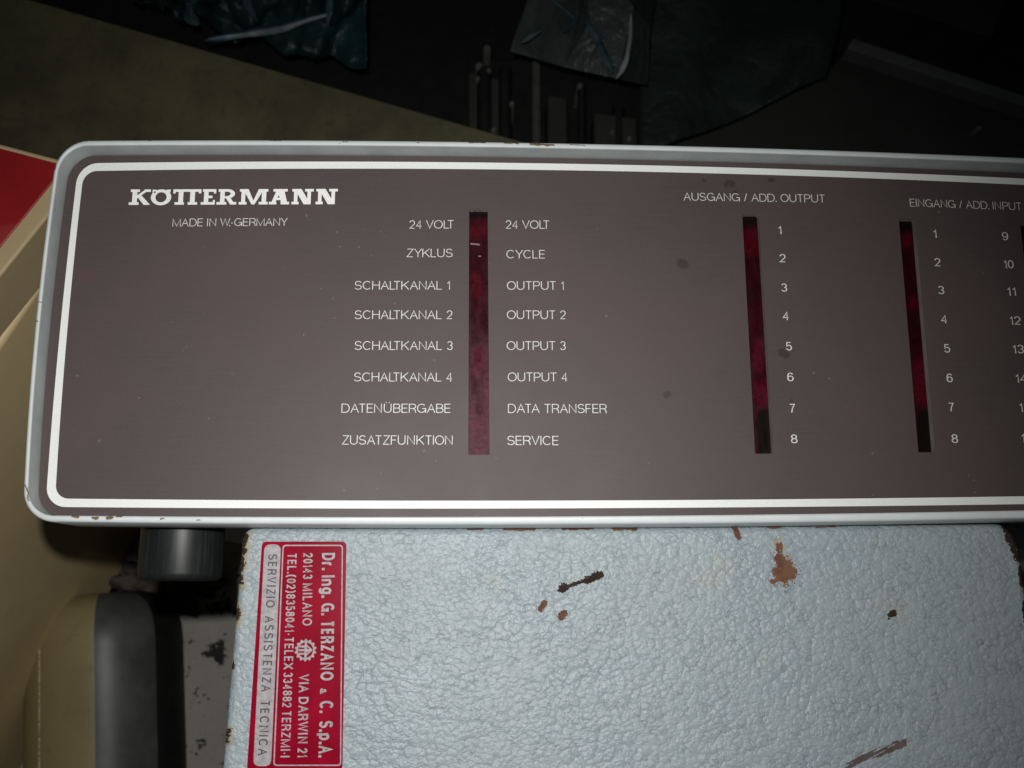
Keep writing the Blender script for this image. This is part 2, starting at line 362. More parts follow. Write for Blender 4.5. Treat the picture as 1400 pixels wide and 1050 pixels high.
# ------------------------------------------------------------------ stroke lettering
def arc(cx, cy, rx, ry, a0, a1, n=14):
    return [(cx + rx * math.cos(math.radians(a0 + (a1 - a0) * i / n)), cy + ry * math.sin(math.radians(a0 + (a1 - a0) * i / n))) for i in range(n + 1)]
O_ = lambda: [('c', arc(.5, .5, .5, .5, 0, 360, 32)[:-1])]
G = {
 'A': (.74, [[(0, 0), (.5, 1), (1, 0)], [(.19, .36), (.81, .36)]]),
 'B': (.66, [[(0, 0), (0, 1)] + arc(.58, .76, .36, .24, 90, -90) + [(.03, .52)], [(.03, .52)] + arc(.58, .26, .42, .26, 90, -90) + [(0, 0)]]),
 'C': (.78, [arc(.52, .5, .52, .5, 42, 318, 24)]),
 'D': (.74, [('c', [(0, 0), (0, 1)] + arc(.45, .5, .55, .5, 90, -90, 18))]),
 'E': (.58, [[(1, 1), (0, 1), (0, 0), (1, 0)], [(0, .52), (.93, .52)]]),
 'F': (.55, [[(1, 1), (0, 1), (0, 0)], [(0, .5), (.9, .5)]]),
 'G': (.82, [arc(.5, .5, .5, .5, 42, 340, 26) + [(1, .47), (.56, .47)], [(1, .47), (1, 0)]]),
 'H': (.70, [[(0, 0), (0, 1)], [(1, 0), (1, 1)], [(0, .53), (1, .53)]]),
 'I': (0, [[(.5, 0), (.5, 1)]]),
 'K': (.70, [[(0, 0), (0, 1)], [(.97, 1), (0, .36)], [(.34, .58), (1, 0)]]),
 'L': (.54, [[(0, 1), (0, 0), (1, 0)]]),
 'M': (.86, [[(0, 0), (0, 1), (.5, 0), (1, 1), (1, 0)]]),
 'N': (.70, [[(0, 0), (0, 1), (1, 0), (1, 1)]]),
 'O': (.84, O_()),
 'P': (.64, [[(0, 0), (0, 1)] + arc(.6, .73, .4, .27, 90, -90) + [(0, .46)]]),
 'R': (.66, [[(0, 0), (0, 1)] + arc(.6, .74, .4, .26, 90, -90) + [(0, .48)], [(.62, .48), (.92, .3), (1, 0)]]),
 'S': (.66, [arc(.5, .745, .45, .255, 18, 250, 18) + arc(.5, .255, .5, .255, 78, -162, 20)]),
 'T': (.64, [[(0, 1), (1, 1)], [(.5, 1), (.5, 0)]]),
 'U': (.70, [[(0, 1)] + arc(.5, .34, .5, .34, 180, 360, 16) + [(1, 1)]]),
 'V': (.70, [[(0, 1), (.5, 0), (1, 1)]]),
 'W': (1.02, [[(0, 1), (.25, 0), (.5, 1), (.75, 0), (1, 1)]]),
 'X': (.70, [[(0, 0), (1, 1)], [(0, 1), (1, 0)]]),
 'Y': (.70, [[(0, 1), (.5, .43), (1, 1)], [(.5, .43), (.5, 0)]]),
 'Z': (.64, [[(.04, 1), (1, 1), (0, 0), (1, 0)]]),
 '0': (.52, O_()),
 '1': (.27, [[(0, .76), (.55, .80), (1, 1), (1, 0)]]),
 '2': (.52, [arc(.5, .7, .5, .3, 170, -30, 16) + [(0, 0), (1, 0)]]),
 '3': (.52, [arc(.5, .755, .46, .245, 165, -90, 16), arc(.5, .265, .5, .265, 80, -165, 16)]),
 '4': (.54, [[(.78, 0), (.78, 1), (0, .28), (1.04, .28)]]),
 '5': (.52, [[(.92, 1), (.16, 1), (.06, .5)] + arc(.5, .32, .5, .32, 140, -160, 18)]),
 '6': (.52, [arc(.52, .62, .50, .38, 35, 180, 12) + [(.01, .31)], ('c', arc(.5, .31, .5, .31, 180, 540, 26)[:-1])]),
 '7': (.52, [[(0, 1), (1, 1), (.55, .5), (.35, 0)]]),
 '8': (.52, [('c', arc(.5, .765, .44, .235, -90, 270, 22)[:-1]), ('c', arc(.5, .265, .5, .265, 90, 450, 24)[:-1])]),
 '9': (.52, [arc(.48, .38, .50, .38, -145, 0, 12) + [(.99, .69)], ('c', arc(.5, .69, .5, .31, 0, 360, 26)[:-1])]),
 '/': (.34, [[(0, -.02), (1, 1.02)]]),
 '-': (.28, [[(0, .38), (1, .38)]]),
 '.': (0, [('dot', (.5, 0))]),
 '(': (.32, [[(1, 1.12), (.2, .8), (0, .45), (.2, .1), (1, -.22)]]),
 ')': (.32, [[(0, 1.12), (.8, .8), (1, .45), (.8, .1), (0, -.22)]]),
 '&': (.74, [[(1, 0), (.25, .68)] + arc(.42, .83, .2, .17, 210, -40, 12) + [(.12, .38)] + arc(.38, .23, .36, .23, 150, 300, 10) + [(.98, .5)]]),
 'r': (.44, [[(0, 0), (0, .72)], [(0, .42), (.35, .66), (1, .70)]]),
 'n': (.66, [[(0, 0), (0, .72)], [(0, .44)] + arc(.5, .42, .5, .28, 180, 0, 12) + [(1, 0)]]),
 'g': (.66, [('c', arc(.5, .35, .5, .35, 0, 360, 22)[:-1]), [(1, .72), (1, -.08)] + arc(.5, -.08, .5, .2, 0, -160, 10)]),
 'p': (.66, [('c', arc(.5, .35, .5, .35, 0, 360, 22)[:-1]), [(0, .72), (0, -.3)]]),
}
KERN = {'LT': -.30, 'AL': 0, 'TA': -.1, 'AT': -.1, 'LY': -.1, 'W.': -.14, 'AV': -.1, 'AY': -.1, 'NY': 0, 'P.': -.12, '.-': -.04, 'VO': -.05, 'TE': 0, 'FU': 0, 'YK': -.03, 'YC': -.05}
def ribbon(pts, t, closed, qs):
    cl = [pts[0]]
    for q in pts[1:]:
        if (Vector(q) - Vector(cl[-1])).length > 1e-4: cl.append(q)
    if closed and (Vector(cl[0]) - Vector(cl[-1])).length < 1e-4: cl.pop()
    pts = cl; n = len(pts); h = t / 2; L = []; R_ = []
    for i in range(n):
        p = Vector(pts[i]); a = Vector(pts[i - 1]) if (i or closed) else None; b = Vector(pts[(i + 1) % n]) if (i < n - 1 or closed) else None
        d1 = (p - a).normalized() if a is not None else None; d2 = (b - p).normalized() if b is not None else None
        if d1 is None: nn = Vector((-d2.y, d2.x)); s = 1
        elif d2 is None: nn = Vector((-d1.y, d1.x)); s = 1
        else:
            n1 = Vector((-d1.y, d1.x)); n2 = Vector((-d2.y, d2.x)); nn = n1 + n2
            if nn.length < .05: nn = n1; s = 1
            else:
                nn.normalize(); s = min(1 / max(nn.dot(n1), .3), 1.7)
        L.append(p + nn * h * s); R_.append(p - nn * h * s)
    rng = range(n if closed else n - 1)
    for i in rng:
        j = (i + 1) % n; qs.append([L[i], R_[i], R_[j], L[j]])
def stroke_text(s, t, gap=.16, wscale=1.0, space=.34):
    """-> list of (list of polygons) strokes in cap-height units, total width"""
    x = 0; strokes = []
    for i, ch in enumerate(s):
        if ch == ' ': x += space; continue
        base = 'U' if ch == 'Ü' else ch
        w_, gl = G[base]; w_ = max(w_ * wscale, t if w_ == 0 else w_ * wscale)
        low = ch in 'rngp'
        x += KERN.get(s[i - 1:i + 1], 0) * wscale if i else 0
        if i and s[i - 1] in 'HIMNUÜ1' and ch in 'BDEFHIKLMNPRUÜ': x += .07
        if i and s[i - 1] in 'HIMNUÜGO' and ch in 'GOCQSÜ': x += .02
        mp = lambda q: (x + t / 2 + q[0] * (w_ - t), t / 2 + q[1] * (1 - t))
        for g in gl:
            qs = []
            if isinstance(g, tuple) and g[0] == 'dot':
                cx = x + w_ / 2; h = max(t * .55, .06); qs.append([Vector((cx - h, 0)), Vector((cx + h, 0)), Vector((cx + h, 2 * h)), Vector((cx - h, 2 * h))])
            elif isinstance(g, tuple): ribbon([mp(q) for q in g[1]], t, True, qs)
            else:
                g2 = [mp(q) for q in g]
                # extend straight vertical stroke ends to the cap lines
                def ext(p, q):
                    d = (Vector(p) - Vector(q))
                    if d.length and abs(d.y) > .35 * d.length and (abs(p[1] - t / 2) < .01 or abs(p[1] - 1 + t / 2) < .01): return tuple(Vector(p) + d.normalized() * t / 2)
                    return p
                if len(g) < 12 or True:
                    g2[0] = ext(g2[0], g2[1]); g2[-1] = ext(g2[-1], g2[-2])
                ribbon(g2, t, False, qs)
            strokes.append(qs)
        if ch == 'Ü':
            for fx in (.3, .7):
                cx = x + w_ * fx; h = t * .6; strokes.append([[Vector((cx - h, 1.10)), Vector((cx + h, 1.10)), Vector((cx + h, 1.10 + 2 * h)), Vector((cx - h, 1.10 + 2 * h))]])
        x += w_ + gap
    return strokes, x - gap
def lettering(strokes, width, p0, p1, cap, z, mat, parent, label, up=None, name='lettering', lift=.00004, slant=None):
    a = P(p0[0], p0[1], z); b = P(p1[0], p1[1], z); ux = (b - a) / width
    uy = Vector((0, 1, 0)) if up is None else up
    uy = uy * cap * MMPX * ((CAM_H - z) / CAM_H)
    v, f = [], []
    for i, qs in enumerate(strokes):
        for q in qs:
            m0 = len(v)
            for c_ in q: v.append(a + ux * c_[0] + uy * c_[1] + Vector((0, 0, lift + .000006 * (i % 6))))
            f.append(tuple(range(m0, m0 + len(q))))
    me_v = [tuple(x) for x in v]
    o = mesh_obj(name, me_v, f, mat, parent, label)
    return o

# ================================================================== the setting
fz = 0
v = [(-3, -3, 0), (3, -3, 0), (3, 3, 0), (-3, 3, 0)]
fl_o = mesh_obj('floor', v, [(0, 1, 2, 3)], M['floor']); tag(fl_o, kind='structure')

# ================================================================== control unit
HZ = .010
outer = ring_loop([(143, 190.7), (600, 192), (1400, 214.5)], [(66.3, 277), (47.5, 438), (32, 648)], [(85, 713.5), (480, 717), (1400, 709)], 1745, 42)
inner = ring_loop([(143, 198), (600, 199.4), (1400, 222.5)], [(72.5, 277), (54, 438), (38.5, 648)], [(85, 704.7), (480, 706.5), (1400, 697.5)], 1737, 36)
unit = empty('control_unit', P(800, 450, -ZF), 'brown and white fronted control unit with red display windows, lying above the textured case', 'control unit')
ip = on(inner, HZ, 0, 0.0)
# bezel
lo = [on(outer, HZ, 0, -.02), on(outer, HZ, 0, HZ - .0012), on(outer, HZ, -.0004, HZ - .0004), on(outer, HZ, -.0012, HZ), on(inner, HZ, .0006, HZ), on(inner, HZ, .0001, HZ - .0004), on(inner, HZ, 0, HZ - .001), on(inner, HZ, 0, -.0015)]
v, f = loft(lo, False); NO = len(outer)
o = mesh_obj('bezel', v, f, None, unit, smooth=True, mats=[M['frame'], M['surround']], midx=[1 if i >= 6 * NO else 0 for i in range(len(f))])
# panel sheet with slots cut through
SLOTS = [[(641.5, 285), (666.7, 285), (669.3, 622), (640.4, 622)], [(1014.8, 292.4), (1037.6, 292.4), (1057.6, 620), (1032.4, 620.4)],
         [(1228.8, 299.2), (1250.8, 299.2), (1278.4, 618.4), (1255.6, 618.4)], [(1394.4, 305), (1417, 306), (1455, 621), (1431, 620)]]
def rounded(px, r, m=4):
    out = []; n = len(px)
    for i in range(n):
        c_ = Vector(px[i]); a = Vector(px[i - 1]); b = Vector(px[(i + 1) % n])
        pa = c_ + (a - c_).normalized() * r; pb = c_ + (b - c_).normalized() * r
        for j in range(m + 1):
            t = j / m; out.append(tuple(pa * (1 - t) ** 2 + c_ * 2 * t * (1 - t) + pb * t * t))
    return out
def fill_with_holes(outer_pts, holes):
    bm = bmesh.new(); es = []
    for lp in [outer_pts] + holes:
        vs = [bm.verts.new(p) for p in lp]
        for i in range(len(vs)): es.append(bm.edges.new((vs[i], vs[(i + 1) % len(vs)])))
    bmesh.ops.triangle_fill(bm, use_beauty=True, use_dissolve=False, edges=es, normal=(0, 0, 1))
    bm.verts.index_update(); vv = [tuple(x.co) for x in bm.verts]; ff = [tuple(q.index for q in t.verts) for t in bm.faces]
    bm.free(); return vv, ff
holes = [[tuple(P(x, y, 0)) for x, y in rounded(s, 2.0)] for s in SLOTS]
vv, ff = fill_with_holes([tuple(p) for p in on(inner, HZ, -.0002, 0.0)], holes)
DEP = .0034; nf = len(ff)
for hl in holes:
    n0 = len(vv); n = len(hl); vv += hl + [(x, y, z - DEP) for x, y, z in hl]
    ff += [(n0 + i, n0 + (i + 1) % n, n0 + n + (i + 1) % n, n0 + n + i) for i in range(n)]
panel = mesh_obj('front_panel', vv, ff, None, unit, mats=[M['panel'], M['slot_edge']], midx=[0] * nf + [1] * (len(ff) - nf))
for s, mk, lb in zip(SLOTS, ('led1', 'led2', 'led3', 'led4'), ('dusty purple red display window between the two columns of words', 'dark red display window left of output digits 1 to 8',
                 'dark red display window left of input digits 1 to 8', 'dark red display window cut by the right edge')):
    cx = sum(p[0] for p in s) / 4; cy = sum(p[1] for p in s) / 4
    big = [(cx + (x - cx) * 1.25, cy + (y - cy) * 1.02) for x, y in s]
    slab('display_window', big, -DEP + .0002, .002, M[mk], unit, lb, bev=0)
# white border line
bo = ring_loop([(143, 222.9), (600, 221.7), (1400, 244.3)], [(102.0, 269), (83.5, 438), (65.5, 648)], [(100, 693.3), (660, 695.2), (1400, 689.2)], 1690, 27)
bi = ring_loop([(143, 233.6), (600, 231), (1400, 252.9)], [(110.5, 269), (93.3, 438), (77.5, 648)], [(115, 682.0), (660, 684.6), (1400, 678.5)], 1678, 18)
v, f = loft([on(bo, 0, 0, .00006), on(bi, 0, 0, .00006)], False); mesh_obj('border_line', v, f, M['print'], panel, 'white rounded border line around the panel')
# lettering
T_ = .076
def words(s, x0, x1, y0, y1, cap, t=T_, gap=.095):
    st, wd = stroke_text(s, t, gap); lettering(st, wd, (x0, y0), (x1, y1), cap, 0, M['ink'], panel, 'white lettering reading ' + s)
for a in [('24 VOLT', 559.7, 620.7, 312.6, 312.4, 12.6), ('ZYKLUS', 556, 618.8, 351.6, 351.6, 12.6), ('SCHALTKANAL 1', 484.7, 615.1, 395.9, 395.9, 12.6),
          ('SCHALTKANAL 2', 484.7, 618.4, 436.2, 436.2, 12.6), ('SCHALTKANAL 3', 484.7, 618.8, 478.3, 478.5, 12.6), ('SCHALTKANAL 4', 483.9, 618.1, 521.4, 521.6, 12.6),
          ('DATENÜBERGABE', 466.8, 616.2, 564.2, 564.4, 12.6), ('ZUSATZFUNKTION', 467.6, 618.8, 607.8, 608, 12.8),
          ('24 VOLT', 691.6, 751.5, 312.6, 312.8, 12.6), ('CYCLE', 692.4, 745.5, 353.2, 353.4, 12.6), ('OUTPUT 1', 693.1, 770.8, 396.2, 396.2, 12.6), ('OUTPUT 2', 693.1, 773.4, 436.2, 436.3, 12.6),
          ('OUTPUT 3', 692.8, 773.4, 478.5, 478.6, 12.6), ('OUTPUT 4', 694.2, 775.6, 521.3, 521.5, 12.6), ('DATA TRANSFER', 694.6, 829.5, 564.6, 564.8, 12.8), ('SERVICE', 693.5, 764.1, 608.4, 608.6, 12.8),
          ('MADE IN W.-GERMANY', 235.7, 392.9, 309.6, 308.6, 11.6), ('AUSGANG / ADD. OUTPUT', 934.8, 1128.4, 274.1, 277.0, 12.3), ('EINGANG / ADD. INPUT', 1244.4, 1397.2, 282.2, 287.6, 12)]:
    words(*a)
def digits(lst):
    for s, x0, x1, y in lst: words(s, x0, x1, y, y + (x1 - x0) * .008, 12.4, .10)
digits([('1', 1064, 1068.8, 320), ('2', 1066, 1074.4, 358.5), ('3', 1068.4, 1076.4, 398.8), ('4', 1070.4, 1078.6, 437.6), ('5', 1074.6, 1083, 479.2), ('6', 1076.6, 1085.4, 521.2), ('7', 1079.6, 1087.4, 564), ('8', 1081.6, 1090.6, 606)])
digits([('1', 1276, 1281, 325), ('2', 1278, 1286.2, 364), ('3', 1282.9, 1291.3, 402.2), ('4', 1287, 1295.2, 442), ('5', 1291, 1299.4, 482), ('6', 1294.6, 1303, 522.4), ('7', 1297.2, 1304.8, 562.4), ('8', 1301.4, 1310.2, 605.6)])
digits([('9', 1370.4, 1378.8, 328.4), ('10', 1372.6, 1386.4, 366.8), ('11', 1377, 1389.4, 404), ('12', 1380.8, 1396, 443.8), ('13', 1384.8, 1400.4, 483), ('14', 1388.8, 1404.4, 523), ('15', 1394, 1409.4, 563), ('16', 1396.6, 1412.4, 605)])
# slab-serif maker's name
def rc(x0, y0, x1, y1): return [Vector((x0, y0)), Vector((x1, y0)), Vector((x1, y1)), Vector((x0, y1))]
def qd(*p): return [Vector(q) for q in p]
sh = .165
def ell_ring(cx, cy, rx, ry, tx, ty, a0=0, a1=360, n=28):
    q = []; p = arc(cx, cy, rx, ry, a0, a1, n); i_ = arc(cx, cy, rx - tx, ry - ty, a0, a1, n)
    for i in range(n): q.append([Vector(p[i]), Vector(p[i + 1]), Vector(i_[i + 1]), Vector(i_[i])])
    return q
logo = []
def add(x, polys):
    for p in polys: logo.append([[Vector((q.x + x, q.y)) for q in p]])
add(0.0, [rc(.18, 0, .46, 1), rc(.07, 1 - sh, .60, 1), rc(0, 0, .57, sh), qd((.40, .36), (.40, .56), (.92, 1), (1.16, 1)), qd((.50, .48), (.70, .62), (1.24, 0), (.87, 0)), rc(.88, 1 - sh, 1.24, 1)])
add(1.26, ell_ring(.595, .485, .595, .515, .27, .185) + [qd((.08, .78), (.24, .72), (.30, .98), (.08, .98)), qd((.95, .72), (1.11, .78), (1.14, .98), (.89, .98))])
add(2.55, [rc(0, 1 - sh, 1.64, 1), rc(0, .73, .14, 1), rc(1.50, .73, 1.64, 1), rc(.32, 0, .60, .9), rc(.11, 0, .66, sh), rc(1.0, 0, 1.28, .9), rc(.88, 0, 1.43, sh)])
add(4.19, [rc(.17, 0, .43, 1), rc(0, 0, .82, sh), rc(.09, 1 - sh, .87, 1), rc(.35, .42, .67, .58), rc(.70, 0, .82, .30), rc(.74, .72, .87, 1)])
add(5.11, [rc(.20, 0, .46, 1), rc(0, 0, .58, sh), rc(.09, 1 - sh, .62, 1), rc(.4, .40, .62, .54)] + ell_ring(.62, .70, .44, .30, .26, .165, 90, -90, 16) + [qd((.52, .45), (.78, .48), (1.08, 0), (.80, 0)), rc(.78, 0, 1.16, sh)])
add(6.41, [rc(.14, 0, .37, .9), rc(0, 0, .46, sh), rc(.04, 1 - sh, .40, 1), qd((.22, 1), (.54, 1), (.92, .10), (.76, 0)), qd((.76, 0), (.92, 0), (1.46, 1), (1.15, 1)), rc(1.34, 0, 1.60, .95), rc(1.17, 0, 1.70, sh), rc(1.2, 1 - sh, 1.71, 1)])
add(8.18, [qd((.10, 0), (.33, 0), (.68, .92), (.46, 1)), qd((.44, 1), (.86, 1), (1.10, 0), (.76, 0)), rc(.3, .28, .86, .43), rc(0, 0, .44, sh), rc(.69, 0, 1.19, sh), rc(.24, 1 - sh, 1.08, 1)])
for X in (9.51, 10.93):
    add(X, [rc(.13, 0, .34, .95), rc(0, 0, .42, sh), rc(.02, 1 - sh, .40, 1), qd((.16, 1), (.56, 1), (1.12, 0), (.72, 0)), rc(.92, 0, 1.13, .95), rc(.78, 1 - sh, 1.29, 1)])
lettering(logo, 12.24, (175.9, 280.2), (461.8, 279.2), 23.5, 0, M['logo'], panel, 'large white slab serif maker\'s name', name='maker_name')
# housing and foot
hp = on(inner, HZ, -.004, -.012)
v, f = loft([hp, on(inner, HZ, -.004, -ZF + .001)], True, True); mesh_obj('housing', v, f, M['housing'], unit)
fr = .0177; fzc = -.044
fa = P(246.5, 700, fzc); fb = P(246.5, 794, fzc); fa.x = fb.x
path = [fa, fa + (fb - fa) * .9, fa + (fb - fa) * .965, fb]
v, f = tube(path, [fr, fr * 1.02, fr * .985, fr * .90], 40); mesh_obj('rubber_foot', v, f, M['rubber'], unit, 'black rubber foot', smooth=True)
bevel(bpy.data.objects['rubber_foot'], .0008, 2, 60)

# ================================================================== textured case below
case = empty('instrument_case', P(850, 1000, -ZF), 'pale blue grey leather grained metal case with rust chips below the control unit', 'metal case')
cp = rounded([(329, 721.5), (1394, 716.5), (1488, 1500), (284, 1500)], 1, 1)
def case_loop(shift, z, r=16):
    px = [(331, 721.5), (860, 721.0), (1393, 715.5), (1480, 1420), (280, 1420)]
    def bz(a, c_, b, m=8): return [tuple(Vector(a) * (1 - t) ** 2 + Vector(c_) * 2 * t * (1 - t) + Vector(b) * t * t) for t in [i / m for i in range(m + 1)]]
    lp = bz((329.6, 742), (331, 721.5), (350, 721.5)) + [(600, 722), (860, 721), (1100, 719)] + bz((1362, 716), (1390, 715.5), (1399, 770)) + bz((1472, 1390), (1476, 1420), (1440, 1420)) + bz((300, 1420), (272, 1420), (274, 1390))
    lp = lp[::-1]
    return on(lp, ZC, shift, z)
BR = .0028
lo = []
for i in range(5):
    t = i / 4 * math.pi / 2; lo.append(case_loop(-BR * (1 - math.sin(t)), ZC - BR * (1 - math.cos(t))))
lo.append(case_loop(0, -ZF + .001))
v, f = loft(lo, True, True); nbase = len(f); mi = [0] * nbase
edge = case_loop(0, ZC)
def edge_dist(p):
    best = 9
    for i in range(len(edge)):
        a_, b_ = edge[i - 1], edge[i]; ab = (b_ - a_).to_2d(); ap = (p - a_).to_2d()
        t = max(0, min(1, ap.dot(ab) / max(ab.length_squared, 1e-12))); dd = (ap - ab * t).length
        if dd < best: best = dd; side = ab.x * ap.y - ab.y * ap.x
    return best if side > 0 else -best
def stain(caps, mat_i, lift, rag=1.0, fine=1.0, thr=1.0, cell=.00028, streak=None):
    """ragged flake of colour lying on the paint: small cells kept where distance plus noise stays inside"""
    C2 = [(P(x0, y0, ZC), P(x1, y1, ZC), r * MMPX) for x0, y0, x1, y1, r in caps]
    R0 = max(c_[2] for c_ in C2) * 2.2
    xa = min(min(c_[0].x, c_[1].x) for c_ in C2) - R0; xb = max(max(c_[0].x, c_[1].x) for c_ in C2) + R0
    ya = min(min(c_[0].y, c_[1].y) for c_ in C2) - R0; yb = max(max(c_[0].y, c_[1].y) for c_ in C2) + R0
    nx, ny = int((xb - xa) / cell), int((yb - ya) / cell); ids = {}
    def vid(i, j):
        if (i, j) not in ids:
            p = Vector((xa + i * cell, ya + j * cell, ZF + ZC)); dd = edge_dist(p)
            if dd < BR: q = BR - max(dd, 0); p.z -= BR - math.sqrt(max(BR * BR - q * q, 0))
            p.z += lift; ids[(i, j)] = len(v); v.append(p)
        return ids[(i, j)]
    for j in range(ny):
        for i in range(nx):
            p = Vector((xa + (i + .5) * cell, ya + (j + .5) * cell, 0)); best = 9
            for a_, b_, r in C2:
                ab = (b_ - a_).to_2d(); ap = (p - a_).to_2d(); L2 = ab.length_squared
                t = max(0, min(1, ap.dot(ab) / L2)) if L2 > 1e-10 else 0
                best = min(best, (ap - ab * t).length / r)
            if best > 2.1: continue
            nz = noise.fractal(p * 420, .9, 2.1, 4) * .42 * rag + noise.noise(p * 1900) * .30 * fine
            if streak:
                q = Vector((p.x * math.cos(streak) + p.y * math.sin(streak), -p.x * math.sin(streak) + p.y * math.cos(streak), 0))
                nz += noise.noise(Vector((q.x * 90, q.y * 1500, 3))) * 1.1
            if best + nz < thr and edge_dist(Vector((p.x, p.y, 0)) + Vector((0, 0, 0))) > .0002:
                f.append((vid(i, j), vid(i + 1, j), vid(i + 1, j + 1), vid(i, j + 1))); mi.append(mat_i)
# halo of yellowed paint, then rust, then black bare spots
stain([(1064, 742, 1070, 765, 11), (1069, 784, 1076, 784, 15)], 3, .00003, 2.6, 2.6, .62)
stain([(1066, 765, 1073, 772, 12), (1069, 786, 1077, 783, 17)], 1, .00005, 1.6, 3.0, .68)
stain([(739, 832, 744, 826, 4.5), (742, 824, 745, 822, 2.2), (766, 843, 771, 840, 5)], 1, .00006, 1.6, 2.0)
stain([(1063, 745, 1065, 760, 2.6), (1068, 742, 1068, 760, 1.8), (1065, 760, 1068, 768, 5), (1068, 770, 1075, 774, 9), (1069, 786, 1077, 783, 12), (1056, 795, 1066, 792, 3.5)], 1, .00006, 1.1, 1)
stain([(1003, 719, 1007, 727, 4.5), (1007, 727, 1010, 734, 4)], 1, .00006)
stain([(1052, 720, 1066, 720, 3), (1117, 719, 1143, 717.5, 3), (840, 722, 868, 722, 3), (690, 723, 730, 723, 2), (770, 722.5, 810, 722, 2), (640, 723, 660, 723, 1.6)], 1, .00006, 1.4, 1.3)
stain([(1217, 841, 1222, 838, 3.8), (1215, 846, 1216, 846, 1.6)], 2, .00009, 1.2)
stain([(767, 806, 773, 801, 5.5), (770, 803, 800, 794, 2.8), (803, 793, 822, 786, 5), (812, 787, 822, 788, 4)], 2, .00009, 1.2, 1.6)
stain([(1140, 1062, 1180, 1034, 5), (1172, 1040, 1236, 1015, 5.5), (1200, 1034, 1238, 1017, 3)], 4, .00009, .9, 1.0, .72, streak=math.radians(24))
stain([(338, 735, 330, 760, 7), (333, 750, 329, 775, 9), (330, 780, 327, 800, 7), (326, 832, 324, 850, 7), (314, 998, 312, 1014, 6)], 3, .00003, 1.6, 2.0, .95)
stain([(336, 733, 331, 752, 5), (333, 752, 329, 775, 6), (329, 780, 327, 795, 6), (325, 834, 323, 848, 6), (313, 1000, 311, 1012, 5), (319, 905, 318, 912, 3)], 2, .00007, 1.9, 2.2, .70)
stain([(1377, 723, 1385, 742, 7), (1385, 742, 1392, 762, 6), (1395, 775, 1397, 800, 3), (1400, 825, 1402, 850, 3)], 2, .00009, 1.5, 1.8)
body = mesh_obj('case_body', v, f, None, case, smooth=True, mats=[M['case'], M['rust'], M['dark_rust'], M['stain_halo'], M['scrape']], midx=mi)
# flatten shading on the big top face
for p in body.data.polygons:
    if len(p.vertices) > 20: p.use_smooth = False
# service label
ZL = ZC + .0004
lab_px = rounded([(358.2, 740.4), (473.7, 740.4), (468.0, 1054), (337.4, 1054)], 7, 5)
label = slab('service_label', lab_px, ZL, .00035, M['label_red'], case, 'red foil service label with silver print', bev=0)
def zl(x, y): return (280 + x / 2.9175, 690 + y / 2.9175)
def strip(px_outer, px_inner, mat, lab, name='label_line'):
    a = [P(x, y, ZL) + Vector((0, 0, .00006)) for x, y in px_outer]; b = [P(x, y, ZL) + Vector((0, 0, .00006)) for x, y in px_inner]
    v, f = loft([a, b], False); return mesh_obj(name, v, f, mat, label, lab)
ro = rounded([zl(310, 160), zl(551, 160), zl(544, 1042), zl(273, 1042)], 5, 5)
cxm = sum(p[0] for p in ro) / len(ro); cym = sum(p[1] for p in ro) / len(ro)
ri = rounded([zl(315, 165), zl(546.5, 165), zl(539.5, 1037), zl(278.5, 1037)], 4, 5)
strip(ro, ri, M['silver'], 'thin silver frame line')
bar = rounded([zl(238, 158), zl(304, 158), zl(264, 1043), zl(193, 1043)], 9.5, 6)
mesh_obj('label_bar', [P(x, y, ZL) + Vector((0, 0, .00006)) for x, y in bar], [tuple(range(len(bar)))], M['silver'], label, 'silver bar with dark writing')
def side_text(s, a, b, cap, t, mat, gap=.14, ws=1.0, lift=.00008, space=.34):
    st_, wd = stroke_text(s, t, gap, ws, space)
    pa, pb = zl(*a), zl(*b); d = P(*pb, ZL) - P(*pa, ZL); up = Vector((-d.y, d.x, 0)).normalized()
    lettering(st_, wd, pa, pb, cap / 2.9175, ZL, mat, label, 'lettering reading ' + s, up, lift=lift)
side_text('Dr. Ing. G. TERZANO', (468, 193), (461, 702), 50, .19, M['silver'], .13, .9)
side_text('&', (460, 733), (459.6, 754), 24, .2, M['silver'])
side_text('C. S.p.A.', (458.4, 783), (453, 1008), 52, .19, M['silver'], .13, .9, space=.55)
side_text('20143 MILANO', (393, 193), (389, 483), 37, .16, M['silver'], .15)
side_text('VIA DARWIN 21', (376.5, 677), (369.5, 1008), 37, .17, M['silver'], .15)
side_text('TEL.(02)8358041-TELEX 334882 TERZMI-I', (331, 193), (302, 1008), 35, .16, M['silver'], .13, space=.2)
side_text('SERVIZIO ASSISTENZA TECNICA', (254, 197), (212, 1000), 35, .15, M['label_ink'], .24, lift=.00012, space=.7)
# cog emblem
ec = zl(402, 580); u1 = P(*zl(399, 660), ZL) - P(*zl(402, 580), ZL); u1 = u1.normalized(); u2 = Vector((-u1.y, u1.x, 0)); pm = MMPX * 1.03
ep = P(*ec, ZL) + Vector((0, 0, .00008)); v, f = [], []
def epoly(pts, dz=0):
    n0 = len(v)
    for x, y in pts: v.append(ep + u1 * x * pm + u2 * y * pm + Vector((0, 0, dz)))
    f.append(tuple(range(n0, n0 + len(pts))))
NT = 14; RN = NT * 8
orad = lambda i: 13.2 + 1.3 * math.cos(2 * math.pi * i / 8)
for i in range(RN):
    a0 = 2 * math.pi * i / RN; a1 = 2 * math.pi * (i + 1) / RN
    epoly([(orad(i) * math.cos(a0), orad(i) * math.sin(a0)), (orad(i + 1) * math.cos(a1), orad(i + 1) * math.sin(a1)), (9.9 * math.cos(a1), 9.9 * math.sin(a1)), (9.9 * math.cos(a0), 9.9 * math.sin(a0))])
epoly([(-9.9, -1.3), (9.9, -1.3), (9.9, 1.5), (-9.9, 1.5)], .00001)
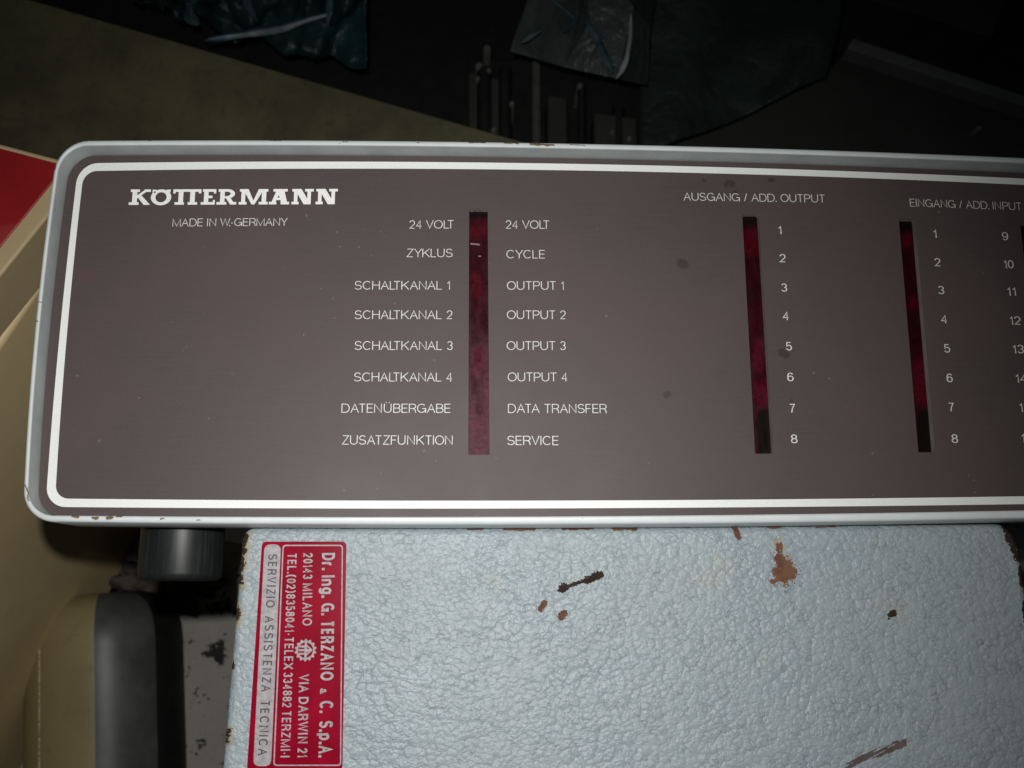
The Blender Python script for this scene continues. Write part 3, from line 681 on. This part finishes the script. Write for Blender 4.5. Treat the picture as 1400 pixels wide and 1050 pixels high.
for x in (-4.6, 0, 4.6): epoly([(x - 1.3, -9.6 if x == 0 else -8.4), (x + 1.3, -9.6 if x == 0 else -8.4), (x + 1.3, -1), (x - 1.3, -1)], .00002)
epoly([(-7.4, 1), (-5, 1), (0, 6.6), (0, 9.4)], .00002); epoly([(7.4, 1), (5, 1), (0, 6.6), (0, 9.4)], .00003); epoly([(-1.5, 1), (2.6, 1), (1.2, 7.4), (-1, 7)], .00004)
mesh_obj('emblem', v, f, M['silver'], label, 'silver cog wheel emblem')

# ================================================================== beige cabinets at the left
Z1 = -.10; Z2 = -.14
def lerp(a, b, t): return (a[0] + (b[0] - a[0]) * t, a[1] + (b[1] - a[1]) * t)
# top one: drawer with red panel. corner under the bezel at right
cR = (110, 224); dirS = (-.62, .78)
cab = empty('drawer', P(-150, 350, Z2), 'beige metal drawer with red top behind the upper left corner of the control unit', 'drawer')
c1 = (128, 218); c2 = (128 - 620, 218 + 780); top_out = [(-420, 82), c1, (c1[0] - 545, c1[1] + 686 + 5), (-900, 700)]
se_a = (96, 219); se_b = (-420, 219 + 516 * 1.258)       # upper line of the lower right rim edge
o = slab('drawer_frame', [(-460, 75), (96, 221), (96, 257), (-420, 900), (-900, 700)], Z1, .04, M['beige'], cab, bev=.002)
slab('red_panel', [(-460, 82), (90, 226), (85, 232), (-400, 833), (-860, 660)], Z1 + .0008, .002, M['red'], cab, 'glossy red top panel', bev=.0006)
tp = [P(x, y, Z2 - .001) for x, y in [(-520, 55), (92, 281), (110, 310), (-470, 1170), (-1000, 800)]]
bt = [P(x, y, -ZF + .001) for x, y in [(-380, 180), (230, 430), (272, 570), (-92, 1290), (-900, 1100)]]
v, f = loft([tp, bt], True, True); lowc = mesh_obj('cabinet', v, f, M['beige_dark']); bevel(lowc, .004)
top_thing(lowc, 'tall old beige metal cabinet standing under the red topped drawer at the left', 'cabinet')

# ================================================================== things on the floor at the lower left
Rr = .0640; ZT = -ZF + Rr + .001
ta = P(143, 812, ZT); tb = P(151, 1500, ZT)
d = (tb - ta).normalized(); SEG = 120
steps = [(0, .50), (.002, .62), (.006, .75), (.012, .86), (.020, .94), (.030, .985), (.042, 1), ((tb - ta).length, 1)]
v, f = tube([ta + d * q for q, _ in steps], [Rr * k_ for _, k_ in steps], SEG)
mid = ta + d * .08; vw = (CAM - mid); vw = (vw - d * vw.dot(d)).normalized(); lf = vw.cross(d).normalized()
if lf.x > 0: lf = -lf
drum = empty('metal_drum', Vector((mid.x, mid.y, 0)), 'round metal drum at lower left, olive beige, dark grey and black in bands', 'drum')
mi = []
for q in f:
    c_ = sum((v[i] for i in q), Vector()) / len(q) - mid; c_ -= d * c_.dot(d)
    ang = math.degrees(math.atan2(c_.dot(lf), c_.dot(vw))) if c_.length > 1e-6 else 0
    mi.append(1 if 7 < ang < 120 else (2 if -150 < ang < -37 else 0))  # black band puts the shaded right side into the colour
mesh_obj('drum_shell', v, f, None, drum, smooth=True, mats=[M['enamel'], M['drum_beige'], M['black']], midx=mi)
an = math.radians(51); rdir = vw * math.cos(an) + lf * math.sin(an)
v, f = tube([mid + rdir * Rr + d * (q - .055) for q in (0, .03, .06, .09, .12, .3)], .0006, 8)
mesh_obj('seam', v, f, M['worn_edge'], drum, 'thin bright worn seam', smooth=True)

bm = bmesh.new(); bmesh.ops.create_icosphere(bm, subdivisions=5, radius=1)
hc = P(215, 800, -ZF + .02); hc.z = 0
for q in bm.verts:
    n_ = q.co.copy(); k_ = 1 + .55 * noise.fractal(n_ * 2.2, .8, 2, 4); q.co = Vector((n_.x * .045 * k_, n_.y * .024 * k_, max(n_.z * .03 * k_, 0) + .0005)) + hc
me = bpy.data.meshes.new('rag'); bm.to_mesh(me); bm.free(); me.materials.append(M['heap'])
for p in me.polygons: p.use_smooth = True
o = bpy.data.objects.new('rag', me); COL.objects.link(o)
top_thing(o, 'small heap of dark dirty rag on the floor beneath the black rubber foot', 'rag')

# ================================================================== background
ZB = -.30
bench = slab('wooden_board', [(-420, -127), (46, 0), (690, 186), (950, 258), (900, 430), (420, 425), (-420, 198)], ZB, .025, M['olive'], bev=.002)
top_thing(bench, 'dusty olive brown board running diagonally behind the control unit', 'board')

def crumple(name, poly, z, mat, amp, cell, seed, n=46, par=None, lab=None, sag=0):
    """crumpled film over a 4-corner pixel patch: ridged folds from random planes"""
    rnd = random.Random(seed); fold = [(rnd.uniform(0, math.pi), rnd.uniform(0, 6), rnd.uniform(.6, 1.5)) for _ in range(7)]
    def hgt(u, v_):
        h = 0
        for a, ph, k_ in fold:
            s_ = (u * math.cos(a) + v_ * math.sin(a)) * cell * k_ + ph + .6 * math.sin(3 * u + ph) * k_
            h += (abs((s_ % 2) - 1)) ** 1.3 * amp / k_
        return h / 3
    vv = []; ff = []
    for j in range(n + 1):
        for i in range(n + 1):
            u, t = i / n, j / n
            a = lerp(poly[0], poly[1], u); b = lerp(poly[3], poly[2], u); q = lerp(a, b, t)
            p = P(q[0], q[1], z); edge = min(u, 1 - u, t, 1 - t)
            p.z += hgt(u, t) - (sag * max(0, .12 - edge) / .12)
            vv.append(p)
    for j in range(n):
        for i in range(n):
            q = j * (n + 1) + i; ff.append((q, q + 1, q + n + 2, q + n + 1))
    o = mesh_obj(name, vv, ff, mat, par, lab, smooth=True)
    m_ = o.modifiers.new('solid', 'SOLIDIFY'); m_.thickness = .0006
    return o
def painted_crease(pts, z, r, mat, par, lab=None):
    """a flattened fold ridge: a tapering strip with a rounded back"""
    cl = []
    for i in range(len(pts) - 1):
        for q in range(5):
            t = q / 5; cl.append(tuple(pts[i][c_] * (1 - t) + pts[i + 1][c_] * t for c_ in range(3)))
    cl.append(pts[-1]); n = len(cl); path = [P(x, y, z + dz) for x, y, dz in cl]
    v, f = [], []
    for i, p in enumerate(path):
        dd = (path[min(i + 1, n - 1)] - path[max(i - 1, 0)]).normalized(); sd = Vector((-dd.y, dd.x, 0))
        ww = r * (math.sin(math.pi * (i + .4) / (n - .2)) ** .7) * (.85 + .15 * math.sin(i * .6))
        for o_, hh in ((-1, -.4), (-.45, .1), (0, .25), (.5, .05), (1, -.4)): v.append(p + sd * ww * o_ + Vector((0, 0, hh * ww)))
    for i in range(n - 1):
        for q in range(4): a_ = i * 5 + q; f.append((a_, a_ + 1, a_ + 6, a_ + 5))
    return mesh_obj('crease', v, f, mat, par, lab, smooth=True)
def facets(name, pts, tris, mat, par):
    o = mesh_obj(name, [P(x, y, z) for x, y, z in pts], tris, mat, par)
    m_ = o.modifiers.new('sub', 'SUBSURF'); m_.subdivision_type = 'SIMPLE'; m_.levels = m_.render_levels = 3
    m_ = o.modifiers.new('solid', 'SOLIDIFY'); m_.thickness = .0006
    return o
bag = empty('plastic_bag', P(340, 20, -.45), 'crumpled dark teal plastic bag with bluish shiny creases beyond the olive board', 'plastic bag')
crumple('bag_film', [(225, -150), (540, -160), (505, 118), (258, 62)], -.43, M['film_teal'], .040, 7.5, 3, n=90, par=bag)
crumple('bag_film', [(90, -170), (262, -170), (268, 30), (205, 44)], -.44, M['film_dark'], .03, 5, 8, n=60, par=bag)
painted_crease([(258, -30, .03), (262, 5, .03), (258, 22, .03), (272, 34, .03)], -.40, .0065, M['crease_soft'], bag)
painted_crease([(279, 55, .03), (308, 50, .035), (345, 43, .035), (390, 35, .03), (425, 24, .03), (455, 17, .03)], -.40, .0050, M['crease_soft'], bag)
painted_crease([(284, 53, .034), (310, 49, .038), (330, 46, .036)], -.40, .0018, M['crease_blue'], bag)
painted_crease([(452, -10, .03), (450, 14, .03), (446, 40, .03)], -.40, .0035, M['crease_soft'], bag)
painted_crease([(330, -20, .02), (340, 10, .02), (352, 30, .02)], -.40, .004, M['crease_soft'], bag)
bag2 = empty('plastic_bag', P(790, 30, -.45), 'clear smoky plastic bag with white creases hanging over the black posts', 'plastic bag')
facets('bag_film', [(697, 70, -.36), (728, -20, -.33), (790, 25, -.315), (772, 92, -.345), (845, 108, -.335), (866, 10, -.32), (886, 117, -.37), (905, -60, -.37), (800, -90, -.31), (720, -100, -.35), (806, 30, -.325), (889, 40, -.35)],
       [(0, 1, 2), (0, 2, 3), (3, 2, 10), (3, 10, 4), (10, 5, 4), (4, 5, 11), (4, 11, 6), (5, 7, 11), (2, 8, 10), (10, 8, 5), (8, 7, 5), (1, 9, 8), (1, 8, 2)], M['film_clear'], bag2)
painted_crease([(863, 18, .02), (862, 50, .02), (857, 80, .022), (850, 97, .022), (842, 108, .02)], -.33, .0022, M['crease_white'], bag2)
painted_crease([(802, 27, .02), (815, 48, .02), (826, 72, .02), (838, 100, .02)], -.33, .0045, M['crease_soft'], bag2)
painted_crease([(750, -5, .02), (772, 12, .02), (788, 26, .02), (770, 45, .02)], -.33, .0022, M['crease_soft'], bag2)
painted_crease([(712, 58, .02), (726, 48, .02), (740, 42, .02)], -.33, .0026, M['crease_soft'], bag2)
sheet = crumple('plastic_sheet', [(868, -170), (1190, -170), (1120, 120), (872, 230)], -.44, M['film_dark'], .02, 2.5, 23)
top_thing(sheet, 'dark smoky plastic sheet spread right of the clear bag', 'plastic sheet')
# posts
rack = empty('post_rack', P(765, 140, -ZF), 'black rack of upright steel posts under the clear bag', 'post rack')
slab('rack_base', [(640, 80), (895, 80), (900, 330), (640, 330)], -.50, .065, M['black'], rack, bev=.002)
for (x, y0, y1, r) in [(733, 85, 330, .0045), (690, 95, 330, .006), (795, 118, 330, .004), (662, 95, 330, .007), (845, 150, 330, .006)]:
    v, f = tube([P(x, y0, -.46), P(x + 1, y1, -.46)], r, 16); mesh_obj('post', v, f, M['steel' if x == 733 else 'black'], rack, smooth=True)
for pl, zz in [([(640, 96), (688, 108), (690, 330), (640, 330)], -.462), ([(812, 152), (872, 160), (874, 330), (812, 330)], -.455), ([(748, 128), (776, 132), (778, 330), (748, 330)], -.465)]:
    slab('rack_block', pl, zz, .035, M['darkboard'], rack, bev=.003)
for (x, y, r) in [(666, 66, .004), (655, 90, .004), (668, 97, .003), (653, 108, .003), (793, 117, .003), (700, 142, .003), (837, 181, .003), (860, 190, .003), (675, 178, .003)]:
    c0 = P(x, y, -.455); v, f = tube([c0 - Vector((0, 0, .04)), c0, c0 + Vector((0, 0, .002))], [r, r, r * .6], 10); mesh_obj('bolt', v, f, M['bolt'], rack, smooth=True)
# dark boards at the upper right
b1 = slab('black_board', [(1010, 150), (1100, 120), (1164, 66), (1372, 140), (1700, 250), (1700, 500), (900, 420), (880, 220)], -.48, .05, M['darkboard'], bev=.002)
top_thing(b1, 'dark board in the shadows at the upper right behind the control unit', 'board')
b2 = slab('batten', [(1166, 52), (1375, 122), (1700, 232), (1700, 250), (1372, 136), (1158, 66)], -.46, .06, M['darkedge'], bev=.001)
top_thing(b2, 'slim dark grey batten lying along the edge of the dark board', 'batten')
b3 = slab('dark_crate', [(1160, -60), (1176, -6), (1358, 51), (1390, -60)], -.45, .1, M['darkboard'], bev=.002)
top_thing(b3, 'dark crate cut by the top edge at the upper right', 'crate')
c0 = P(1329, 184, -.478); v, f = tube([c0, c0 + Vector((0, 0, .012)), c0 + Vector((0, 0, .015))], [.003, .003, .0018], 12)
top_thing(mesh_obj('bolt', v, f, M['bolt'], None, smooth=True), 'small steel bolt standing on the dark board at the upper right', 'bolt')
mat_ = slab('rubber_mat', [(-900, -900), (2600, -900), (2600, 420), (-900, 420)], -ZF + .004, .003, M['black'], bev=0)  # added dark sheet, keeps the floor behind the unit nearly black
top_thing(mat_, 'black mat on the floor under the dark clutter behind the control unit', 'mat')
